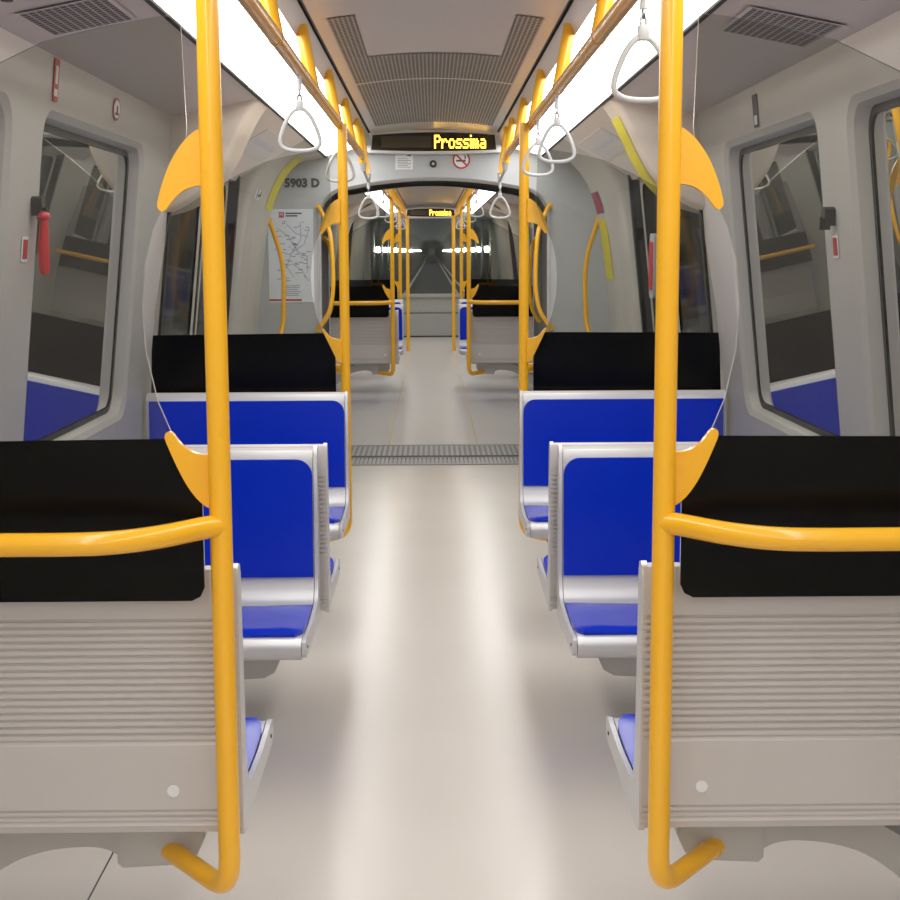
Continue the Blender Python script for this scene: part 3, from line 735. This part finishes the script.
flat(bm, [[(.205, 2.110), (.213, 2.110), (.218, 2.128), (.205, 2.140), (.200, 2.136), (.209, 2.126)]], lambda a, b: (a, Y_BULK-.0052, b)); link('cigarette', bm, M_ink, ns, 0)

# things on the side walls: f maps (along train, height, offset) to the sloping wall
def WL(s): return lambda a, b, t: (s*(WX(b)-.002-t), a, b)
def sticker(name, s, y0, y1, z0, z1, m, label, cat, mark=None, markm=None):
    o = empty(name, (s*WX(z0), (y0+y1)/2, z0), label, cat)
    bm = new(); prism(bm, rrect(y0, y1, z0, z1, .008, 3), WL(s), 0, .002); link('backing', bm, m, o, 0)
    if mark:
        bm = new(); mark(bm, WL(s)); link('print', bm, markm, o, 0)
    return o
sticker('warning_sticker', -1, 4.245, 4.30, 1.93, 2.05, M_redst, 'tall red sticker at the top of the left pillar', 'sticker',
        lambda bm, f: (plate(bm, f, 4.255, 4.29, 1.945, 1.965, .002, .003), plate(bm, f, 4.262, 4.285, 1.98, 2.03, .002, .003)), M_white)
ov = empty('oval_sign', (-WX(1.98), 5.08, 1.97), 'small oval pictogram sign above the left window', 'sign')
bm = new(); prism(bm, [(5.08+.055*math.cos(2*PI*k/24), 1.985+.038*math.sin(2*PI*k/24)) for k in range(24)], WL(-1), 0, .002); link('backing', bm, M_redst, ov, 0)
bm = new(); prism(bm, [(5.08+.044*math.cos(2*PI*k/24), 1.985+.030*math.sin(2*PI*k/24)) for k in range(24)], WL(-1), .002, .003); link('face', bm, M_white, ov, 0)
bm = new(); plate(bm, WL(-1), 5.07, 5.09, 1.965, 1.995, .003, .004); plate(bm, WL(-1), 5.055, 5.105, 1.965, 1.973, .003, .004); link('print', bm, M_ink, ov, 0)
sticker('safety_sticker', -1, 4.03, 4.09, 1.475, 1.545, M_white, 'small red and white sticker on the left pillar beside the red hammer', 'sticker',
        lambda bm, f: plate(bm, f, 4.037, 4.083, 1.483, 1.537, .002, .003), M_redst)
sticker('safety_sticker', 1, 4.16, 4.215, 1.475, 1.54, M_white, 'small red and white sticker on the right pillar below the empty bracket', 'sticker',
        lambda bm, f: plate(bm, f, 4.166, 4.209, 1.482, 1.533, .002, .003), M_redst)
sticker('dark_sticker', 1, 5.02, 5.09, 1.915, 2.025, M_ink, 'narrow dark grey sticker above the right window', 'sticker',
        lambda bm, f: plate(bm, f, 5.035, 5.075, 1.925, 1.955, .002, .003), M_paper)
# emergency hammer and its bracket; the right one is empty
def bracket(bm, s, y, z):
    f = lambda a, b, t: (s*(WX(z)-.002-t), y+(a-y)*.72, z+(b-z)*.72)
    prism(bm, [(y-.03, z-.005), (y+.03, z-.005), (y+.03, z+.03), (y+.012, z+.04), (y-.012, z+.04), (y-.03, z+.03)], f, 0, .03)
    prism(bm, [(y-.03, z-.035), (y-.018, z-.035), (y-.018, z), (y-.03, z)], f, 0, .025); prism(bm, [(y+.018, z-.05), (y+.03, z-.05), (y+.03, z), (y+.018, z)], f, .005, .035)
hm = empty('emergency_hammer', (-WX(1.5), 4.13, 1.43), 'red emergency hammer hanging on the left pillar by the window', 'hammer')
hx = -(WX(1.52)-.035)
HY = 4.13
bm = new(); tube(bm, [(hx, HY, 1.440), (hx, HY, 1.455), (hx, HY, 1.52), (hx+.004, HY, 1.565), (hx+.004, HY, 1.60)], [.011, .016, .016, .013, .011], 14); link('handle', bm, M_red, hm)
bm = new(); tube(bm, [(hx+.004, HY-.035, 1.602), (hx+.004, HY-.022, 1.602), (hx+.004, HY+.022, 1.602), (hx+.004, HY+.04, 1.602)], [.005, .014, .014, .008], 12); link('hammer_head', bm, M_red, hm)
bm = new(); bracket(bm, -1, HY-.01, 1.628); tag(link('hammer_bracket', bm, M_black), 'black bracket holding the red hammer on the left pillar', 'bracket')
bm = new(); bracket(bm, 1, 4.19, 1.592); tag(link('hammer_bracket', bm, M_black), 'empty black hammer bracket on the right pillar', 'bracket')

# label on the arch, tapes, red labels
SA = [(p.x, p.y) for p in smooth_path([(a, b, 0) for a, b in ARCH], 3)]
def AX(z):
    for (a, b), (c, d) in zip(SA, SA[1:]):
        if d <= z <= b: return a+(c-a)*(b-z)/(b-d)
    return 1.17
def arch_strip(bm, s, y0, y1, z0, z1, n=14, off=.003):
    R = []
    for k in range(n+1):
        z = z0+(z1-z0)*k/n; x = s*(AX(z)-off); R.append((bm.verts.new((x, y0, z)), bm.verts.new((x, y1, z))))
    for a, b in zip(R, R[1:]): bm.faces.new((a[0], a[1], b[1], b[0]))
bm = new(); arch_strip(bm, -1, 9.02, 9.40, 1.76, 2.08); tag(link('hazard_tape', bm, M_tape), 'strip of yellow tape on the curved edge left of the transit map', 'tape')
SG = SA; SA = [(p.x, p.y) for p in smooth_path([(a, b, 0) for a, b in GUS], 3)]
bm = new(); arch_strip(bm, 1, 6.20, 6.44, 1.74, 2.06); SA = SG; tag(link('hazard_tape', bm, M_tape), 'strip of yellow tape curving down the arch just left of the right front pole', 'tape')
bm = new(); arch_strip(bm, 1, 9.02, 9.40, 1.32, 1.69); tag(link('hazard_tape', bm, M_tape), 'straight yellow strip behind the grab bar right of the gangway', 'tape')
bm = new(); arch_strip(bm, 1, 9.02, 9.40, 1.73, 1.86); tag(link('red_label', bm, M_purple), 'small dark red label above the right grab bar', 'label')
lb = empty('seat_label', (-AX(1.83), 8.85, 1.80), 'tiny white label marked 1-4 on the wall left of the map', 'label')
bm = new(); arch_strip(bm, -1, 8.36, 8.66, 1.80, 1.855, 4); link('backing', bm, M_white, lb, 0)
text_mesh('1-4', .07, lambda a, b: (-(AX(1.825+b)-.005), 8.51+a*2.4, 1.827+b), 'print', M_ink, lb, .003)
bm = new()
al = empty('alarm_box', (1.13, 8.05, 1.35), 'red emergency handle plate in a pale frame beside the right door', 'alarm')
fA = lambda a, b, t: (AX(1.3)-.02-t, a, b)
bm = new(); prism(bm, rrect(7.02, 7.16, 1.27, 1.58, .03, 5), lambda a, b, t: (1.10-t, a, b), 0, .05); link('frame', bm, M_bulk, al)
bm = new(); prism(bm, rrect(7.04, 7.14, 1.31, 1.54, .02, 4), lambda a, b, t: (1.05-t, a, b), 0, .006); link('face', bm, M_red, al)
# route diagrams on the sloping panels above the doors
for s in (-1, 1):
    f = lambda a, b, t: (s*(.74+b*.868-t*.5), a, 2.112-b*.497-t*.86)
    root = empty('route_diagram', (s*.9, 7.5, 2.0), 'pale route diagram strip on the sloping panel above the %s door' % SIDE[s], 'diagram', 'route diagrams above the doors')
    bm = new(); plate(bm, f, 7.05, 8.1, .06, .24, .002, .004); link('sheet', bm, M_head, root, 0)
    bm = new(); plate(bm, f, 7.15, 7.95, .145, .15, .004, .005)
    for k in range(9): plate(bm, f, 7.18+k*.09, 7.195+k*.09, .13, .165, .004, .005)
    plate(bm, f, 7.1, 7.11, .08, .22, .004, .005); link('route_line', bm, M_inkb, root, 0)

# ------------------------------------------------------------------ world, camera, colour
w = bpy.data.worlds.new('World'); bpy.context.scene.world = w; w.use_nodes = True
w.node_tree.nodes['Background'].inputs[0].default_value = (.012, .013, .014, 1); w.node_tree.nodes['Background'].inputs[1].default_value = 1
cd = bpy.data.cameras.new('camera'); co = bpy.data.objects.new('camera', cd); COL.objects.link(co)
cd.sensor_width = 36; cd.lens = 58; cd.clip_start = .05; cd.clip_end = 1000
R = Matrix.Rotation(math.radians(-.68), 4, 'Z') @ Matrix.Rotation(math.radians(90-7.81), 4, 'X') @ Matrix.Rotation(math.radians(-.25), 4, 'Z')
co.matrix_world = Matrix.Translation((-.017, 0, 1.5)) @ R
sc = bpy.context.scene; sc.camera = co
sc.view_settings.view_transform = 'Standard'; sc.view_settings.look = 'None'; sc.view_settings.exposure = .12; sc.view_settings.gamma = 1.09
sc.cycles.max_bounces = 10; sc.cycles.diffuse_bounces = 5; sc.cycles.glossy_bounces = 4; sc.cycles.transparent_max_bounces = 24
